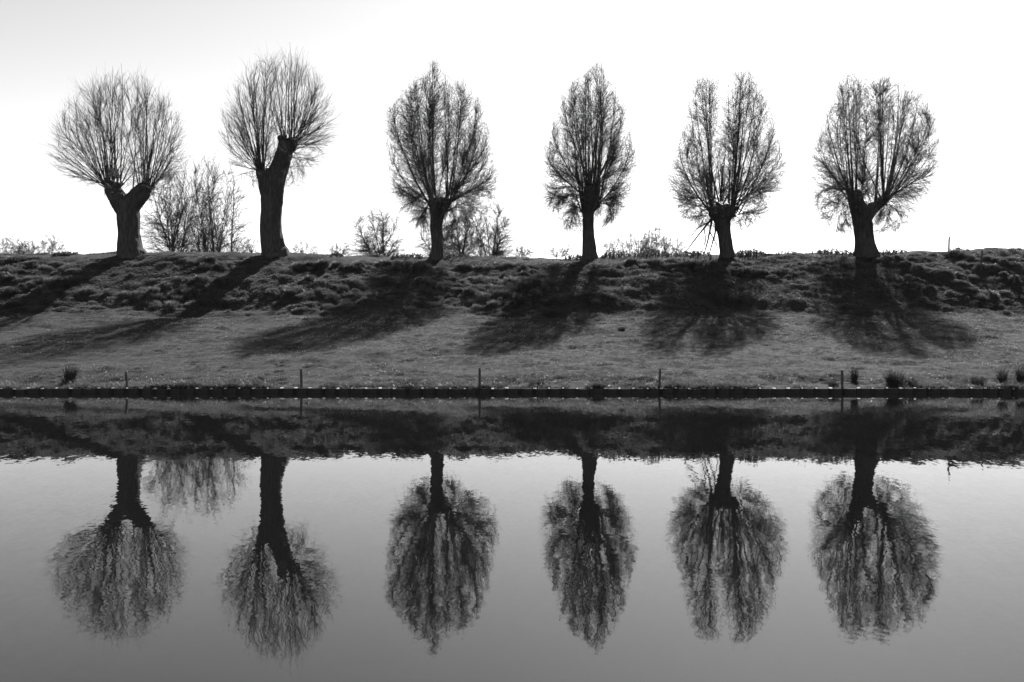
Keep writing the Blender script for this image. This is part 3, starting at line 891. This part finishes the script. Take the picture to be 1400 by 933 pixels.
# ------------------------------------------------------------------ trees and bushes beyond the crest
def far_tree(name, cat, label, d, px, top, left, right, seed, nst, lean=0.0, base_spread=0.3, leafy=0.0, dens=1.0, group=None, upright=0.5, stem_r=0.05, fork=0.35):
    r = np.random.default_rng(seed)
    s = FPX / d
    x0 = (px - 700) / s
    z0 = 1.42
    zt = CAM_H + (HORIZ - top) / s - z0
    root = empty(name, (x0, d, z0))
    tag(root, label, cat, group)
    xl, xr = (left - px) / s, (right - px) / s
    n = nst; K = 12
    a = (np.arange(n) * 2.39996 + r.normal(0, 0.25, n)); q = np.sqrt((np.arange(n) + r.uniform(0.2, 0.8, n)) / n)
    cx = np.where(np.cos(a) < 0, -xl, xr) * np.cos(a)
    zc = CAM_H + (HORIZ - 349) / s - z0            # height at which the crest hides it
    hv = zt - zc
    q = q * 0.82
    E = np.stack([q * cx + lean * hv * 0.3, q * np.sin(a) * (xr - xl) / 2, zc + hv * np.sqrt(1 - q * q) * r.uniform(0.78, 0.95, n)], 1)
    zf = zc - hv * fork * r.uniform(0.5, 1.0, n)     # where the stems part
    St0 = np.stack([r.normal(0, base_spread, n), r.normal(0, base_spread, n), np.full(n, -0.1)], 1)
    St = np.stack([St0[:, 0] + r.normal(0, 0.05, n) + 0.06 * E[:, 0], St0[:, 1] + 0.06 * E[:, 1], np.maximum(zf, 0.3)], 1)
    V = E - St; hz = V * np.array([1, 1, 0]); vz = V * np.array([0, 0, 1])
    P = bez(St, St + hz * 0.22 + vz * 0.3, St + hz * (0.55 + 0.35 * upright) + vz * 0.62, E, K)
    P = np.concatenate([St0[:, None], P], 1); K += 1
    ln = np.linalg.norm(V, axis=1)
    P += np.cumsum(r.normal(0, 0.018, (n, K, 3)), axis=1) * ln[:, None, None] * 0.35 * np.linspace(0, 1, K)[None, :, None]
    r0 = stem_r * r.uniform(0.5, 1.2, n) * ln / ln.max()
    Rs = taper(r0, 0.008 * float(np.clip(hv / 4.5, 0.6, 1.0)), K)
    for k in range(n):
        link('stem', mesh_np('stem', tubes(P[k:k + 1], Rs[k:k + 1], 6)), M_far, root)
    m = int((560 if hv > 2.6 else 300) * dens); K2 = 6
    u = norm(r.normal(0, 1, (m * 4, 3))) * (r.random((m * 4, 1)) ** 0.42)
    u = u[u[:, 2] > -0.15][:m]; m = len(u)
    Tg = np.stack([np.where(u[:, 0] < 0, -xl, xr) * u[:, 0] + lean * hv * 0.3 * u[:, 2], u[:, 1] * (xr - xl) / 2, zc + hv * u[:, 2] * r.uniform(0.9, 1.04, m)], 1)
    tt = np.linspace(0.15, 0.97, 12)
    bp, bd = sample_on(P, np.repeat(np.arange(n), 12), np.tile(tt, n))
    D = Tg[:, None] - bp[None]; dist = np.linalg.norm(D, axis=2)
    al = (D * bd[None]).sum(2) / np.maximum(dist, 1e-6)
    cost = dist * (1.5 - 0.9 * al) + np.abs(dist - 0.25 * hv) * 0.4 + r.random(dist.shape) * 0.12 * hv
    bk = cost.argmin(1); S2 = bp[bk]; V2 = Tg - S2; l2 = np.linalg.norm(V2, axis=1, keepdims=True)
    Q = bez(S2, S2 + norm(bd[bk] + 0.6 * norm(V2)) * l2 * 0.35, Tg - norm(norm(V2) + np.array([0, 0, 0.4])) * l2 * 0.35, Tg, K2)
    Q += np.cumsum(r.normal(0, 0.025, (m, K2, 3)), axis=1) * l2[:, :, None] * np.linspace(0, 1, K2)[None, :, None]
    thin = float(np.clip(hv / 4.5, 0.6, 1.0))
    Rq = taper((0.008 + 0.005 * np.clip(l2[:, 0], 0, 2)) * thin, 0.005 * thin, K2)
    m3 = int(m * (11 if hv > 2.6 else 9)); K3 = 2
    idx = r.integers(0, m, m3); t = r.uniform(0.2, 1, m3)
    c, tg = sample_on(Q, idx, t)
    T = shoots(c, norm(tg + r.normal(0, 0.5, (m3, 3))), r.uniform(0.06, 0.17, m3) * hv, K3, 0.04, 0.1, r)
    Rt = taper(r.uniform(0.006, 0.009, m3) * thin, 0.003 * thin, K3)
    crown = link('crown', mesh_np('crown', tubes(Q, Rq, 3) + tubes(T, Rt, 3)), M_far, root)
    tag(crown, kind='stuff')
    if leafy > 0:
        nl = int(m3 * leafy)
        idx = r.integers(0, m3, nl)
        link('leaves', mesh_np('leaves', [leaf_quads(T, idx, r.uniform(0.1, 1, nl), 0.03 + 0.035 * thin, r)], False), M_leaf, crown)['kind'] = 'stuff'
    return root


far_tree('multi_stem_tree', 'tree', 'multi-stemmed leafing tree just right of the leftmost willow trunk', 68, 238, 205, 182, 274, 201, 9, leafy=1.0, dens=0.8, stem_r=0.13, group='trees beyond the embankment')
far_tree('multi_stem_tree', 'tree', 'bushy leafing tree between the two bare willows, nearer the right one', 70, 290, 205, 248, 346, 202, 13, leafy=1.2, dens=0.95, stem_r=0.10, group='trees beyond the embankment', base_spread=0.6)
far_tree('bare_tree', 'tree', 'small bare rounded tree standing alone left of the slim-trunked willow', 95, 517, 276, 470, 558, 203, 9, stem_r=0.13, group='trees beyond the embankment', upright=0.7, dens=1.2)
far_tree('bare_tree', 'tree', 'bare tree half hidden behind the slim willow trunk, to its left', 100, 600, 292, 562, 628, 204, 6, stem_r=0.12, group='trees beyond the embankment')
far_tree('bare_tree', 'tree', 'bare tree just right of the slim willow trunk under its crown', 96, 633, 278, 604, 660, 205, 7, stem_r=0.14, group='trees beyond the embankment', upright=0.7)
far_tree('bare_tree', 'tree', 'bare spreading tree with ascending limbs, right of the slim-trunked willow', 96, 674, 268, 638, 712, 206, 8, stem_r=0.14, group='trees beyond the embankment', upright=0.4)
for k, (px, top, l, r_, lb) in enumerate([(14, 318, -10, 34, 'leafy bush at the far left edge of the crest'), (38, 325, 20, 54, 'low bush second from the left edge behind the crest'),
                                          (68, 318, 48, 96, 'spiky upright bush behind the crest left of the first willow'), (415, 326, 392, 442, 'small bare bush right of the second bare willow'),
                                          (462, 328, 446, 486, 'low bare bush left of the lone rounded tree'), (338, 320, 314, 358, 'low bush against the left side of the second bare willow'),
                                          (715, 333, 700, 734, 'small dark bush on the skyline between the third and fourth willows'), (768, 332, 744, 790, 'round low bush on the skyline left of the pointed willow')]):
    far_tree('bush', 'bush', lb, 78 + 2 * k, px, top, l, r_, 220 + k, 14, leafy=0.8 if k < 3 else 0.2, dens=1.2, stem_r=0.035, group='bushes beyond the embankment', base_spread=0.7, upright=0.8, fork=0.6)
for k, (px, top, l, r_, lb) in enumerate([(838, 317, 818, 860, 'leftmost bare coppiced shrub of the hedge right of the pointed willow'), (866, 312, 846, 890, 'second bare coppiced shrub of the hedge right of the pointed willow'),
                                          (892, 306, 868, 918, 'tallest bare coppiced shrub of the hedge left of the two-lobed willow'), (920, 316, 902, 942, 'rightmost bare coppiced shrub of the hedge, below the hanging boughs')]):
    far_tree('coppiced_shrub', 'shrub', lb, 84 + k, px, top, l, r_, 240 + k, 18, lean=0.25, stem_r=0.05, dens=1.2, group='coppiced hedge beyond the embankment', base_spread=0.8, upright=0.9, fork=0.6)


# ------------------------------------------------------------------ rushes, tussocks and weeds
def rush(name, cat, label, px, py, top, wpx, seed, nb, group=None, fan=0.5, mat=None, lean=0.0):
    r = np.random.default_rng(seed)
    x, y, z = ground_at(px, py)
    s = FPX / y
    hgt = (py - top) / s; hw = wpx / s / 2
    n = nb; K = 5
    q = np.sqrt(r.random(n)) ; a = r.uniform(0, 2 * np.pi, n)
    st = np.stack([q * np.cos(a) * hw * 0.6, q * np.sin(a) * hw * 0.5, np.full(n, -0.03)], 1)
    st[:, 2] += grid_z(x + st[:, 0], y + st[:, 1]) - z
    d = norm(np.stack([np.cos(a) * q * fan + lean, np.sin(a) * q * fan, np.ones(n)], 1) + r.normal(0, 0.08, (n, 3)))
    L = hgt * r.uniform(0.45, 1.12, n)
    sk = r.random(n) < 0.4            # short bent blades round the foot
    st[sk, :2] *= r.uniform(1.2, 2.2, (sk.sum(), 1)); L[sk] *= r.uniform(0.25, 0.55, sk.sum())
    d[sk] = norm(d[sk] + r.normal(0, 0.45, (sk.sum(), 3)) * np.array([1, 1, 0.3]))
    st[:, 2] = grid_z(x + st[:, 0], y + st[:, 1]) - z - 0.03
    P = shoots(st, d, L, K, -0.03, 0.07, r)
    o = link(name, mesh_np(name, tubes(P, taper(r.uniform(0.004, 0.007, n), 0.0015, K), 3)), mat or M_rush, None, (x, y, z))
    tag(o, label, cat, group)
    return o


G = 'rush clumps near the water'
rush('rush_clump', 'rushes', 'lone upright rush tussock in the meadow near the left waterside post', 94, 523, 499, 17, 301, 420, G, 0.25, None, 0.12)
rush('rush_clump', 'rushes', 'narrow dark rush clump just right of the rightmost waterside post', 1168, 522, 502, 9, 302, 260, G, 0.15)
rush('rush_clump', 'rushes', 'wide bushy rush clump by the water, second from the rightmost waterside post', 1224, 528, 505, 24, 303, 620, G, 0.45, None, -0.1)
rush('rush_clump', 'rushes', 'low rush clump right of the wide bushy one', 1246, 528, 515, 18, 304, 260, G, 0.6)
rush('rush_clump', 'rushes', 'round low rush clump on the edge near the right of the picture', 1337, 528, 512, 20, 305, 360, G, 0.6)
rush('rush_clump', 'rushes', 'pointed rush clump on the edge, second from the right edge of the picture', 1371, 525, 502, 11, 306, 300, G, 0.3)
rush('rush_clump', 'rushes', 'tall rush clump cut by the right edge of the picture', 1396, 524, 500, 12, 307, 340, G, 0.3)
rush('rush_clump', 'rushes', 'small dark low tuft hanging over the edge at far right', 1382, 530, 521, 26, 308, 300, G, 0.8)
for k, (px, py, top, w, lb) in enumerate([(188, 531, 526, 10, 'tiny dark tuft just right of the left waterside post'), (348, 530, 520, 26, 'dark grass tuft by the edge left of the second waterside post'),
                                          (448, 530, 520, 30, 'dark grass tuft by the edge right of the second waterside post'), (735, 527, 518, 34, 'broad dark grass tuft by the edge right of the middle post'),
                                          (985, 531, 522, 14, 'small round tuft on the edge between the fourth and fifth posts'), (1140, 528, 519, 14, 'short grass tuft left of the rightmost waterside post'),
                                          (850, 452, 446, 9, 'small dark tuft alone on the upper meadow below the pointed willow'), (660, 527, 520, 30, 'grass tuft at the foot of the middle waterside post')]):
    rush('grass_tuft', 'grass tuft', lb, px, py, top, w, 320 + k, 300, 'grass tufts on the meadow', 0.8)


def weeds(label, px0, px1, hpx, seed, dens=1.0, name='nettle_patch', cat='weeds'):
    """nettles and docks growing along the crest between two photo columns"""
    r = np.random.default_rng(seed)
    y0 = 42.5
    xa, xb = (px0 - 700) / FPX * y0, (px1 - 700) / FPX * y0
    xc = (xa + xb) / 2
    n = int(34 * dens * (xb - xa) / 0.5)
    x = r.uniform(xa, xb, n); y = y0 + r.uniform(-0.35, 0.5, n)
    z = grid_z(x, y); zc = float(grid_z(xc, y0))
    u = np.abs((x - xc) / ((xb - xa) / 2))
    hg = hpx / S1 * r.uniform(0.5, 1.1, n) * (1 - 0.5 * u ** 3)
    st = np.stack([x - xc, y - y0, z - zc - 0.02], 1)
    d = norm(np.array([0, 0, 1.0]) + r.normal(0, 0.22, (n, 3)))
    P = shoots(st, d, hg, 5, 0.03, 0.06, r)
    o = empty(name, (xc, y0, zc))
    tag(o, label, cat, 'weeds along the crest')
    stems = link('stems', mesh_np('stems', tubes(P, taper(r.uniform(0.003, 0.005, n), 0.0015, 5), 3)), M_weed, o)
    stems['kind'] = 'stuff'
    nl = n * 14
    link('leaves', mesh_np('leaves', [leaf_quads(P, r.integers(0, n, nl), r.uniform(0.15, 1, nl), 0.07, r)], False), M_weed, o)['kind'] = 'stuff'


weeds('dark weeds on the crest left of the slim-trunked willow', 535, 578, 8, 401)
weeds('low weeds on the crest at the foot of the slim-trunked willow, right side', 606, 642, 6, 402, .7)
weeds('low weeds on the crest left of the pointed willow trunk', 773, 800, 8, 403)
weeds('dark nettles on the crest just right of the pointed willow trunk', 822, 862, 9, 404)
weeds('long nettle patch on the crest below the coppiced hedge', 868, 918, 9, 405)
weeds('nettles on the crest under the hanging broken boughs', 922, 972, 8, 406)
weeds('compact dark weed mat on the crest right of the two-lobed willow trunk', 1006, 1046, 10, 407, 1.4)
weeds('ragged weeds on the crest left of the rightmost willow trunk', 1118, 1170, 9, 408)
weeds('low weeds on the crest right of the rightmost willow trunk', 1198, 1240, 6, 409, .7)
weeds('thin weeds on the crest between the two-lobed and the rightmost willow', 1062, 1090, 6, 410, .35)
weeds('sparse tall stalks on the crest between the fifth and sixth willows', 1094, 1112, 15, 411, .12, 'weed_stalks')
weeds('flat dark cushion of weeds on the crest left of the first willow', 72, 100, 6, 412, 2.0)
weeds('small dark tuft of weeds on the skyline left of the lone rounded tree', 455, 468, 5, 413, 1.5)
weeds('spiky tuft of weeds on the crest right of the highest fence post', 1306, 1318, 7, 414, .8)
